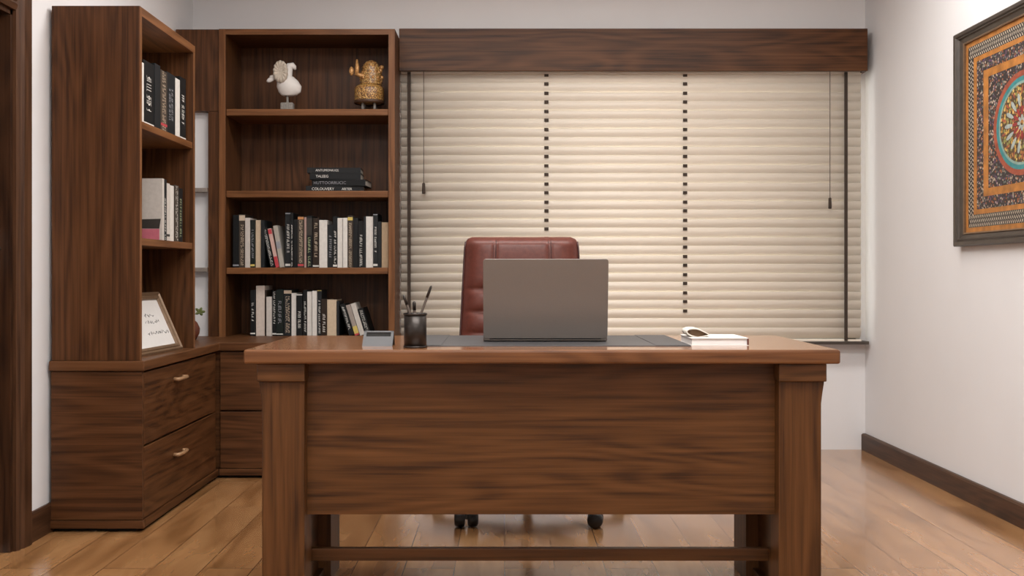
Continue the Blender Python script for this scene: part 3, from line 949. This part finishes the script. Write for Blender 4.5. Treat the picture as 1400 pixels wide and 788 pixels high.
G1 = 'books in the middle row of the bookcase'
row([
    (318, 326.5, 294, 'black', None, None, 1, [(0.03, 0.06, 'n')], 0, 'black book at the left end of the middle row'),
    (326.5, 335, 293, 'busy', 'b', (0.03, 0.80), 2, [(0.88, 0.98, 'b')], 0, 'dark book densely lettered in beige, second from left of middle row'),
    (335, 342, 298, 'offwhite', None, None, 1, None, 0, 'pale lilac-white book between a beige-lettered and a green-black book'),
    (342, 348.5, 301, 'green', 'n', (0.2, 0.8), 1, [(0.03, 0.07, 'y')], 0, 'green-black book left of the first cream book in the middle row'),
    (348.5, 356, 301, 'cream', None, None, 1, None, 0, 'cream book in the left part of the middle row'),
    (356, 361, 301, 'charcoal', None, None, 1, None, 0, 'thin charcoal book that three leaning books rest against'),
    (368.6, 375.2, 312, 'black', 'w', (0.05, 0.95), 2, None, -12.0, 'black leaning book with white lettering, left one of three leaning'),
    (376.2, 381.4, 313, 'pink', None, None, 1, [(0.0, 0.28, 'r'), (0.86, 0.98, 'r')], -12.0, 'pink leaning book with red ends in the middle row'),
    (382.2, 388.4, 309, 'grey', None, None, 1, [(0.45, 0.62, 'n')], -9.5, 'grey leaning book, right one of three leaning in middle row'),
    (389, 397, 290, 'charcoal', 'w', (0.30, 0.78), 1, [(0.03, 0.07, 'w'), (0.965, 0.985, 'n')], 0, 'tallest charcoal book with white title in the middle row'),
    (397, 401, 291, 'black', 'w', (0.03, 0.78), 1, None, 0, 'narrow black book dotted with white, right of the tallest charcoal book'),
    (401, 407, 300, 'black', None, None, 1, None, 0, 'plain black book left of the orange-topped book'),
    (407, 415.5, 296, 'busy', 'b', (0.10, 0.92), 2, [(0.94, 0.99, 'o'), (0.03, 0.07, 'r')], 0, 'beige-lettered book with an orange top edge in middle row'),
    (415.5, 419, 297, 'pink', None, None, 1, None, 0, 'thin pinkish book right of the orange-topped book'),
    (419, 426.7, 295, 'black', 'g', (0.04, 0.58), 1, [(0.62, 0.95, 'k')], 0, 'black book with greenish lettering in the middle row'),
    (426.7, 435.7, 298, 'brown', 'b', (0.15, 0.90), 1, [(0.02, 0.05, 'w')], 0, 'dark brown book with dull lettering left of a wide white book'),
    (436, 447, 301, 'white', None, None, 1, None, 0, 'wide white book at the centre of the middle row'),
    (447, 455, 307, 'charcoal', 'n', (0.25, 0.75), 1, None, 0, 'short charcoal book right of the wide central white book'),
    (455, 461, 296, 'black', 'w', (0.10, 0.72), 1, [(0.02, 0.06, 'w')], 0, 'black book with white lettering left of two white books'),
    (461, 468.3, 298, 'white', None, None, 1, None, 0, 'left one of two adjoining white books in middle row'),
    (468.8, 475, 298, 'white', None, None, 1, None, 0, 'right one of two adjoining white books in middle row'),
    (475, 482.3, 295, 'busy', 'b', (0.02, 0.86), 2, [(0.91, 0.97, 'y')], 0, 'beige-lettered book with a yellow mark at its top, middle row'),
    (482.3, 489, 298, 'black', None, None, 1, None, 0, 'plain black book right of the yellow-marked book'),
    (489, 497, 302, 'black', 'w', (0.03, 0.70), 1, None, 0, 'black book with white script near the right end of middle row'),
    (497, 500, 296, 'charcoal', None, None, 1, None, 0, 'very thin dark book left of the rightmost wide white book'),
    (500, 510, 296, 'white', None, None, 1, None, 0, 'wide white book near the right end of the middle row'),
    (510, 516.5, 292, 'charcoal', 'w', (0.30, 0.75), 1, [(0.03, 0.07, 'w'), (0.97, 0.985, 'n')], 0, 'tall charcoal book with white title near right end of middle row'),
    (516.5, 521.5, 303, 'charcoal', None, None, 1, None, 0, 'dark book beside the tan book at the row end'),
    (521.5, 530.6, 304, 'tan', None, None, 1, None, 0, 'tan book at the right end of the middle row'),
], SCZ, 366, G1)

G2 = 'books in the bottom row of the bookcase'
row([
    (342, 348.8, 397, 'black', 'w', (0.30, 0.78), 1, [(0.04, 0.07, 'w')], 0, 'black book with white title at the left end of bottom row'),
    (349.2, 361.3, 391, 'pale', None, None, 1, None, 0, 'tallest pale beige book, second from left of the bottom row'),
    (361.3, 364, 397, 'brown', None, None, 1, None, 0, 'thin dark book between two pale books of the bottom row'),
    (364, 371.3, 406, 'offwhite', None, None, 1, None, 0, 'shorter off-white book in the left part of the bottom row'),
    (371.3, 377, 398, 'black', 'w', (0.28, 0.98), 1, [(0.03, 0.06, 'w')], 0, 'black book with a full-height white title, right of the shorter off-white book'),
    (377, 387, 396, 'green', 'n', (0.25, 0.75), 1, [(0.03, 0.05, 'w')], 0, 'wide green-black book with a grey title in the bottom row'),
    (387, 398, 396, 'charcoal', 'b', (0.08, 0.85), 2, [(0.91, 0.98, 'b')], 0, 'wide densely lettered book with a beige mark on top, bottom row'),
    (398, 405, 401, 'white', None, None, 1, None, 0, 'white book right of the wide densely lettered book'),
    (405, 413.3, 402, 'black', 'w', (0.2, 0.62), 1, [(0.965, 0.99, 'w')], 0, 'black book with white script and a white top edge, bottom row'),
    (413.3, 419.3, 397, 'black', 'w', (0.08, 0.76), 1, None, 0, 'black book with white lettering left of the bottom row white pair'),
    (419.5, 426.3, 399, 'white', None, None, 1, None, 0, 'left one of two adjoining white books in bottom row'),
    (426.7, 433, 398, 'white', None, None, 1, None, 0, 'right one of two adjoining white books in bottom row'),
    (433, 439, 397, 'charcoal', 'w', (0.06, 0.78), 1, [(0.98, 0.998, 'y')], 0, 'charcoal book with gilt top edge right of the bottom row white pair'),
    (439, 447, 409, 'brown', 'w', (0.15, 0.6), 1, None, 0, 'short dark brown book with script left of the cream book'),
    (447, 460, 410, 'cream', None, None, 1, None, 0, 'wide cream book in the bottom row'),
    (460.2, 463.6, 412, 'charcoal', None, None, 1, None, 0, 'thin dark upright book right of the wide cream book'),
    (477.2, 484.0, 417, 'black', 'w', (0.2, 0.92), 1, None, -17, 'black leaning book with white title, left one of four leaning'),
    (484.6, 491.0, 418, 'taupe', None, None, 1, [(0.06, 0.3, 'y'), (0.0, 0.06, 'r')], -17, 'taupe leaning book with yellow and red foot in bottom row'),
    (491.6, 498.4, 416, 'offwhite', None, None, 1, None, -17, 'off-white leaning book, third of four leaning in bottom row'),
    (499.2, 507.0, 423, 'black', 'w', (0.2, 0.92), 2, None, -17, 'black leaning book at the right end of the bottom row'),
], UZ, 468, G2)

# lying stack on the middle shelf
G3 = 'stacked books on the second shelf'


def text_mesh(s, size):
    cu = bpy.data.curves.new('title', 'FONT')
    cu.body = s
    cu.size = size
    cu.resolution_u = 2
    cu.align_x = 'LEFT'
    ob = bpy.data.objects.new('title', cu)
    C.objects.link(ob)
    dg = bpy.context.evaluated_depsgraph_get()
    me = bpy.data.meshes.new_from_object(ob.evaluated_get(dg))
    bpy.data.objects.remove(ob)
    bpy.data.curves.remove(cu)
    me.transform(Matrix.Rotation(math.pi / 2, 4, 'X'))
    return me


zc = SB
for (x0, x1, hgt_, texts, rz, lab, dd) in (
        (418.5, 497, 0.0315, [('COLOUVERY', 0.020, 0.10), ('ARTER', 0.018, 0.62)], 0.06, 'bottom black book of the lying stack, with two white words on its spine', 0.2),
        (426, 500, 0.033, [('HUTTOORRUCIC', 0.022, 0.03)], -0.05, 'grey-lettered black book lying second from bottom in stack', 0.19),
        (423.5, 493, 0.034, [('TALEEG', 0.019, 0.12)], 0.03, 'black book lying third from bottom in stack, short white title at left', 0.19),
        (420, 493, 0.0285, [('ANTUMONIUGS', 0.0165, 0.16)], 0.05, 'top black book of the lying stack, with an outlined title on its spine', 0.18)):
    wv = (x1 - x0) / (F / 5.68)
    cx = ((x0 + x1) / 2 - VX) / (F / 5.68)
    o = thing('book', lab, 'book', (cx, 5.68, zc), (0, 0, rz), G3, local=True)
    m = MB()
    m.box(-wv / 2, wv / 2, 0, 0.002, 0, hgt_, 0.0006).box(-wv / 2, wv / 2, 0.002, dd, 0, 0.0024).box(-wv / 2, wv / 2, 0.002, dd, hgt_ - 0.0024, hgt_)
    part('cover', m, colmat('cover_black', COL['black']), o)
    part('page_block', MB().box(-wv / 2 + 0.003, wv / 2 - 0.003, 0.002, dd - 0.004, 0.0024, hgt_ - 0.0024), M['pages'], o)
    for s, sz, fx in texts:
        me = text_mesh(s, sz)
        me.transform(Matrix.Translation((-wv / 2 + fx * wv, -0.0006, hgt_ * 0.5 - sz * 0.35)))
        me.materials.append(colmat('ink_w' if 'grey' not in lab else 'ink_n', INK['w']))
        to = bpy.data.objects.new('title', me)
        C.objects.link(to)
        to.parent = o
    zc += hgt_ + 0.0002

# shelf tower books: spines face the room's right side (+X)
G4, G5 = 'books on the upper shelf of the shelf unit', 'books on the lower shelf of the shelf unit'
RZ = math.pi / 2


def side_row(items, zb, group):
    for (y0, y1, hh, dd, col, ink, span, rows, extra, label) in items:
        make_book(label, group, (-1.392 - 0.0015 * (hash_(label) % 4), (y0 + y1) / 2, zb), (0, 0, RZ), y1 - y0 - 0.001, hh, dd, col, ink, span, rows, extra)


side_row([
    (4.118, 4.186, 0.236, 0.20, 'white', None, None, 1, None, 'white book at the front end of the shelf unit upper row'),
    (4.187, 4.312, 0.252, 0.20, 'black', 'w', (0.25, 0.78), 1, [(0.03, 0.05, 'w')], 'thick black book with white title on the shelf unit upper shelf'),
    (4.313, 4.380, 0.262, 0.19, 'charcoal', None, None, 1, None, 'plain charcoal book left of the beige dotted book on the upper shelf'),
    (4.381, 4.465, 0.250, 0.19, 'busy', 'b', (0.01, 0.98), 2, [(0.1, 0.14, 'r')], 'book covered in beige dots on the shelf unit upper shelf'),
    (4.466, 4.585, 0.258, 0.19, 'charcoal', 'n', (0.25, 0.75), 2, None, 'charcoal book with grey title left of white book on upper shelf'),
    (4.586, 4.655, 0.254, 0.19, 'white', None, None, 1, None, 'white book standing between two dark books on the upper shelf'),
    (4.656, 4.742, 0.272, 0.19, 'black', 'w', (0.25, 0.72), 1, [(0.03, 0.05, 'w')], 'black book with white title at the far end of the upper shelf'),
], SH1, G4)
side_row([
    (4.425, 4.465, 0.252, 0.19, 'charcoal', 'w', (0.05, 0.7), 1, None, 'charcoal book next to the pale picture-cover book on lower shelf'),
    (4.466, 4.515, 0.240, 0.19, 'offwhite', None, None, 1, [(0.08, 0.12, 'k')], 'off-white book, front one of two pale books on lower shelf'),
    (4.516, 4.565, 0.234, 0.19, 'white', None, None, 1, None, 'white book, rear one of two pale books on lower shelf'),
    (4.566, 4.625, 0.240, 0.19, 'busy', 'w', (0.02, 0.98), 2, None, 'book with beaded white lettering on the shelf unit lower shelf'),
    (4.626, 4.685, 0.232, 0.19, 'black', 'g', (0.1, 0.8), 1, None, 'black book at the far end of the shelf unit lower shelf'),
], SH2, G5)
# the book that shows its cover
o = thing('book', 'large pale book with pink and black cover foot, facing out on lower shelf', 'book', (-1.39, 4.395, SH2), (0, 0, 0), G5, local=True)
m = MB().box(-0.23, 0, 0, 0.002, 0, 0.252).box(-0.23, 0, 0.022, 0.024, 0, 0.252).box(-0.002, 0, 0.002, 0.022, 0, 0.252)
part('cover', m, colmat('cover_offwhite', COL['offwhite']), o)
part('page_block', MB().box(-0.227, -0.002, 0.002, 0.022, 0.003, 0.249), M['pages'], o)
part('cover_print', MB().quad([(-0.228, -0.0005, 0.048), (-0.012, -0.0005, 0.048), (-0.006, -0.0005, 0.088), (-0.228, -0.0005, 0.082)]), colmat('ink_k', INK['k']), o, 'black band across the cover')
part('cover_print', MB().quad([(-0.228, -0.0005, 0.002), (-0.012, -0.0005, 0.002), (-0.012, -0.0005, 0.047), (-0.228, -0.0005, 0.047)]), colmat('cover_pinkfoot', (0.46, 0.13, 0.17)), o, 'pink foot of the cover')

# framed certificate leaning on the worktop
FW, FH = 0.46, 0.272
t = thing('picture_frame', 'champagne frame with handwritten white sheet leaning on the worktop', 'picture frame', (-1.405, 4.452, UZ + 0.001), (math.radians(-24), 0, math.radians(86)), local=True)
fr = MB().rect_frame(FW, FH, [(0, 0.016), (0, 0.003), (0.008, -0.004), (0.017, 0.003), (0.021, -0.001), (0.031, 0.002), (0.034, 0.010), (0.034, 0.016)])
bmesh.ops.translate(fr.bm, verts=fr.bm.verts, vec=(0, 0, FH / 2))
part('frame', fr, M['frame_gold'], t)
part('backing', MB().box(-FW / 2 + 0.01, FW / 2 - 0.01, 0.0125, 0.0155, 0.01, FH - 0.01), M['void'], t)
sheet = part('sheet', MB().box(-FW / 2 + 0.033, FW / 2 - 0.033, 0.011, 0.0124, 0.033, FH - 0.033), M['paper'], t)
wr = MB()
rg = random.Random(3)
for zr, xa, xb in ((0.170, 0.0, 0.10), (0.140, -0.02, 0.13), (0.092, -0.04, 0.165)):
    x = xa
    while x < xb:
        z = zr
        pts = [(x, 0.0105, z)]
        for k in range(4):
            x += rg.uniform(0.001, 0.006)
            pts.append((x, 0.0105, zr + rg.uniform(-0.008, 0.010)))
        wr.tube(pts, 0.0007, 4)
        x += rg.uniform(0.003, 0.007)
part('handwriting', wr, M['ink'], sheet)

# ------------------------------------------------------------------ ornaments on the top shelf
BX, BYY = -1.137, 5.665
t = thing('bird_sculpture', 'white abstract bird sculpture with a ruffled grey fan on top shelf', 'sculpture', (BX, BYY, SA))
part('base', MB().box(BX - 0.033, BX + 0.033, BYY - 0.024, BYY + 0.024, SA, SA + 0.040, 0.006), M['stone'], t)
part('stem', MB().lathe(BX, BYY, [(0.009, SA + 0.038), (0.006, SA + 0.05), (0.006, SA + 0.09)], 12), M['stone'], t)
BZ = SA + 0.077
bd = MB()
LFT = [(0.0, -0.022), (0.05, -0.034), (0.2, -0.046), (0.45, -0.056), (0.7, -0.054), (1.0, -0.020)]
RGT = [(0.0, 0.030), (0.05, 0.052), (0.2, 0.070), (0.45, 0.074), (0.7, 0.058), (0.9, 0.036), (1.0, 0.016)]


def interp(tab, u):
    for (a0, b0), (a1, b1) in zip(tab[:-1], tab[1:]):
        if u <= a1:
            q = (u - a0) / (a1 - a0)
            return b0 + (b1 - b0) * (q * q * (3 - 2 * q) * 0.4 + q * 0.6)
    return tab[-1][1]


rings = []
for i in range(23):
    u = i / 22
    lf_, rg_ = BX + interp(LFT, u), BX + interp(RGT, u)
    hw_, cc = (rg_ - lf_) / 2, (rg_ + lf_) / 2
    dep = 0.040 * math.sin(math.pi * (0.10 + 0.78 * u)) ** 0.6
    rings.append([(cc + hw_ * math.cos(2 * math.pi * k / 28), BYY + dep * math.sin(2 * math.pi * k / 28), BZ + 0.108 * u) for k in range(28)])
bd.loops(rings)
part('body', bd, M['white'], t)
nk = MB().tube([(BX - 0.002, BYY, BZ + 0.07), (BX + 0.000, BYY, BZ + 0.11), (BX + 0.006, BYY, BZ + 0.140), (BX + 0.014, BYY, BZ + 0.158), (BX + 0.026, BYY, BZ + 0.160), (BX + 0.036, BYY, BZ + 0.150), (BX + 0.042, BYY, BZ + 0.138)],
               [0.030, 0.025, 0.022, 0.019, 0.016, 0.012, 0.005], 14)
part('neck', nk, M['white'], t)
fan = MB()
rings = []
FCX, FCZ = BX - 0.028, BZ + 0.120
for y, g in ((-0.052, 0.0), (-0.050, 0.55), (-0.058, 0.75), (-0.046, 0.95), (-0.040, 1.0), (-0.032, 0.97)):
    ring = []
    for k in range(72):
        a = 2 * math.pi * k / 72
        sc_ = (1 + 0.06 * abs(math.sin(a * 7))) * max(g, 0.02)
        wob = 0.004 * math.sin(a * 14) * g
        ring.append((FCX + (0.037 - 0.004 * math.sin(a)) * sc_ * math.cos(a) * 1.0 + 0.006 * math.cos(a) * max(0, math.sin(a)), BYY + y + wob, FCZ + 0.056 * sc_ * math.sin(a)))
    rings.append(ring)
fan.loops(rings)
part('ruffled_fan', fan, M['feather'], t)
wg = MB().ball((BX - 0.083, BYY - 0.02, BZ + 0.082), (0.024, 0.012, 0.013), 14, 8, Matrix.Rotation(-0.5, 3, 'Y'))
wg.ball((BX - 0.070, BYY - 0.018, BZ + 0.098), (0.020, 0.010, 0.009), 12, 8)
wg.tube([(BX - 0.066, BYY - 0.02, BZ + 0.090), (BX - 0.035, BYY - 0.02, BZ + 0.090)], 0.008, 8)
part('wing', wg, M['white'], t)

GX, GY, GZ = -0.714, 5.69, SA + 0.022
t = thing('gilded_figurine', 'carved gilded figurine on a round drum on the top shelf', 'figurine', (GX, GY, SA))
for x in (-0.028, 0.034):
    for y in (-0.035, 0.035):
        part('foot', MB().lathe(GX + x, GY + y, [(0.008, SA), (0.006, SA + 0.046)], 10), M['stone'], t)
part('drum', MB().lathe(GX + 0.002, GY, [(0.062, GZ + 0.018), (0.072, GZ + 0.022), (0.077, GZ + 0.032), (0.078, GZ + 0.088), (0.075, GZ + 0.102), (0.062, GZ + 0.112), (0.04, GZ + 0.115)], 32), M['gold'], t)
part('drum_band', MB().lathe(GX + 0.002, GY, [(0.074, GZ + 0.016), (0.080, GZ + 0.020), (0.080, GZ + 0.030), (0.076, GZ + 0.034)], 32, cap=False), M['gold_dark'], t)
pr = [(0.05, 0.112)]
for i in range(1, 17):
    u = i / 16
    r = 0.051 * max(0.0, 1 - ((u - 0.3) / 0.7) ** 2) ** 0.5 + 0.004 if u > 0.3 else 0.052 + 0.004 * math.sin(u * 10)
    pr.append((r * (1 + 0.09 * (1 if i % 2 else -1)), 0.112 + 0.135 * u))
part('torso', MB().lathe(GX + 0.012, GY, [(r, GZ + z) for r, z in pr], 24), M['gold'], t)
hd_ = MB()
for a in range(0, 360, 30):
    aa = math.radians(a)
    for zq, rq in ((0.150, 0.053), (0.178, 0.049), (0.205, 0.041), (0.226, 0.026)):
        hd_.ball((GX + 0.012 + rq * math.cos(aa + zq * 9), GY + rq * math.sin(aa + zq * 9), GZ + zq), 0.0085, 8, 6)
part('beaded_mantle', hd_, M['gold2'], t)
am = MB().tube([(GX - 0.015, GY - 0.03, GZ + 0.158), (GX - 0.040, GY - 0.04, GZ + 0.160), (GX - 0.066, GY - 0.04, GZ + 0.170)], [0.014, 0.012, 0.010], 10)
am.tube([(GX - 0.058, GY - 0.04, GZ + 0.158), (GX - 0.056, GY - 0.04, GZ + 0.2), (GX - 0.057, GY - 0.04, GZ + 0.244)], [0.011, 0.012, 0.004], 10)
am.ball((GX - 0.086, GY - 0.04, GZ + 0.182), (0.013, 0.012, 0.024), 12, 8)
part('raised_arm', am, M['gold2'], t)
fl = MB()
for k in range(5):
    fl.ball((GX + 0.062 + 0.008 * math.sin(k * 2.1), GY - 0.01, GZ + 0.135 + 0.018 * k), (0.012, 0.010, 0.012), 10, 6)
part('side_ornament', fl, M['gold2'], t)

# ------------------------------------------------------------------ mandala painting on the right wall
YC, ZCN, PW, PH = 4.12, 1.545, 1.17, 0.918
t = thing('mandala_painting', 'large framed mandala painting with orange borders on the right wall', 'painting', (XR - 0.002, YC, ZCN), (0, 0, -math.pi / 2), local=True)
fr = MB()
FU, FV = 0.080, 0.055


def ring_frame(mb, w, h, prof):
    rings = []
    for ou, ov, y in prof + prof[:1]:
        rings.append([(-w / 2 + ou, y, -h / 2 + ov), (w / 2 - ou, y, -h / 2 + ov), (w / 2 - ou, y, h / 2 - ov), (-w / 2 + ou, y, h / 2 - ov)])
    return mb.loops(rings, cap=False, smooth=False)


ring_frame(fr, PW, PH, [(FU * a, FV * a, y) for a, y in ((0, 0), (0, -0.030), (0.10, -0.036), (0.32, -0.036), (0.40, -0.029), (0.52, -0.032), (0.60, -0.024), (0.92, -0.017), (1.0, -0.017), (1.0, 0))])
part('frame', fr, M['frame_dark'], t)
li = MB()
ring_frame(li, PW, PH, [(FU * a, FV * a, y) for a, y in ((0.90, -0.019), (0.94, -0.022), (1.04, -0.020), (1.04, -0.012), (0.90, -0.012))])
part('frame_lip', li, M['frame_gold'], t)
orange = plain('painted_orange', (0.37, 0.145, 0.028), 0.55, noise=0.3, nscale=25)
braid = plain('painted_black', (0.016, 0.012, 0.011), 0.6, noise=0.2, nscale=60)
stroke_m = plain('painted_beige', (0.46, 0.40, 0.32), 0.6, noise=0.3, nscale=90)
floral = cells('painted_floral', [(0.36, 0.27, 0.20), (0.12, 0.06, 0.12), (0.30, 0.10, 0.04), (0.13, 0.16, 0.14), (0.44, 0.36, 0.28), (0.05, 0.04, 0.05)], 95, (0.025, 0.018, 0.017), 0.6, 0.45)
red = plain('painted_red', (0.27, 0.06, 0.03), 0.55, noise=0.3, nscale=40)
teal = plain('painted_turquoise', (0.035, 0.20, 0.21), 0.55, noise=0.2, nscale=40)
mint = plain('painted_mint', (0.20, 0.31, 0.27), 0.55, noise=0.2, nscale=40)
ochre = cells('painted_ochre', [(0.45, 0.27, 0.05), (0.36, 0.16, 0.04), (0.22, 0.22, 0.06), (0.60, 0.40, 0.12)], 70, (0.07, 0.04, 0.018), 0.6, 0.5)
petal = plain('painted_pale_petals', (0.32, 0.37, 0.35), 0.55, noise=0.2, nscale=60)
crim = plain('painted_crimson', (0.24, 0.022, 0.022), 0.55, noise=0.25, nscale=60)
cv = MB()
cv.mi = 0
cv.box(-PW / 2 + 0.02, PW / 2 - 0.02, -0.011, -0.001, -PH / 2 + 0.02, PH / 2 - 0.02)
U = [0.080, 0.106, 0.158, 0.188, 0.250, 0.296]
V = [0.055, 0.077, 0.130, 0.150, 0.200, 0.232]
Yc = -0.0112
for i, mi in enumerate((1, 2, 1, 3, 1)):
    cv.mi = mi
    a = (PW / 2 - U[i], PH / 2 - V[i]); c2 = (PW / 2 - U[i + 1], PH / 2 - V[i + 1])
    y = Yc - (0.0006 if mi == 1 else 0.0002)
    for q in (((-a[0], -a[1]), (a[0], -a[1]), (c2[0], -c2[1]), (-c2[0], -c2[1])), ((a[0], -a[1]), (a[0], a[1]), (c2[0], c2[1]), (c2[0], -c2[1])),
              ((a[0], a[1]), (-a[0], a[1]), (-c2[0], c2[1]), (c2[0], c2[1])), ((-a[0], a[1]), (-a[0], -a[1]), (-c2[0], -c2[1]), (-c2[0], c2[1]))):
        cv.quad([(p[0], y, p[1]) for p in q])
# the braided border: slanted pale strokes on black
cv.mi = 10
bu, bv = PW / 2 - U[1], PH / 2 - V[1]
wu, wv_ = U[2] - U[1], V[2] - V[1]
yb = Yc - 0.0005


def stroke(px, pz, ax, az, ln, wd):
    nx, nz = -az, ax
    cv.quad([(px + ax * ln, yb, pz + az * ln), (px + nx * wd, yb, pz + nz * wd), (px - ax * ln, yb, pz - az * ln), (px - nx * wd, yb, pz - nz * wd)])


for sgn in (-1, 1):
    n = int(2 * bu / 0.0175)
    for k in range(n):
        for r in range(3):
            x = -bu + 0.012 + (2 * bu - 0.024) * (k + 0.5 * (r % 2)) / n
            z = sgn * (bv - wv_ * (r + 0.5) / 3)
            a_ = 0.85 if r % 2 else -0.85
            stroke(x, z, math.cos(a_), math.sin(a_) * sgn, 0.0125, 0.0038)
    n = int(2 * (bv - wv_) / 0.0175)
    for k in range(n):
        for r in range(3):
            z = -(bv - wv_) + 2 * (bv - wv_) * (k + 0.5 * (r % 2)) / n
            x = sgn * (bu - wu * (r + 0.5) / 3)
            a_ = 0.72 if r % 2 else 2.42
            stroke(x, z, math.cos(a_), math.sin(a_), 0.0115, 0.0040)
cv.mi = 3
a = (PW / 2 - U[5], PH / 2 - V[5])
cv.quad([(-a[0], Yc - 0.0001, -a[1]), (a[0], Yc - 0.0001, -a[1]), (a[0], Yc - 0.0001, a[1]), (-a[0], Yc - 0.0001, a[1])])
EU = 1.22
for r, mi, dy in ((0.200, 4, 0.0003), (0.178, 5, 0.0005), (0.160, 6, 0.0007), (0.150, 7, 0.0009)):
    cv.mi = mi
    cv.quad([(EU * r * math.cos(2 * math.pi * k / 64), Yc - dy, r * math.sin(2 * math.pi * k / 64)) for k in range(64)])


def petals(n, r0, r1, wd, mi, dy, off=0.0):
    cv.mi = mi
    for k in range(n):
        a_ = 2 * math.pi * (k + off) / n
        ca, sa = math.cos(a_), math.sin(a_)
        pts = []
        for j in range(12):
            f = 2 * math.pi * j / 12
            rr = (r0 + r1) / 2 + (r1 - r0) / 2 * math.cos(f)
            tt = wd * math.sin(f) * (0.6 + 0.4 * (rr - r0) / (r1 - r0))
            pts.append((EU * (rr * ca - tt * sa), Yc - dy, rr * sa + tt * ca))
        cv.quad(pts)


petals(14, 0.062, 0.118, 0.0105, 8, 0.0011)
petals(14, 0.112, 0.140, 0.006, 4, 0.0011, 0.5)
petals(12, 0.026, 0.066, 0.0095, 9, 0.0013)
petals(12, 0.046, 0.072, 0.004, 4, 0.0014, 0.5)
petals(8, 0.004, 0.032, 0.008, 8, 0.0015)
cv.mi = 7
cv.quad([(EU * 0.011 * math.cos(2 * math.pi * k / 20), Yc - 0.0017, 0.011 * math.sin(2 * math.pi * k / 20)) for k in range(20)])
part('canvas', cv, [M['void'], orange, braid, floral, red, teal, mint, ochre, petal, crim, stroke_m], t)
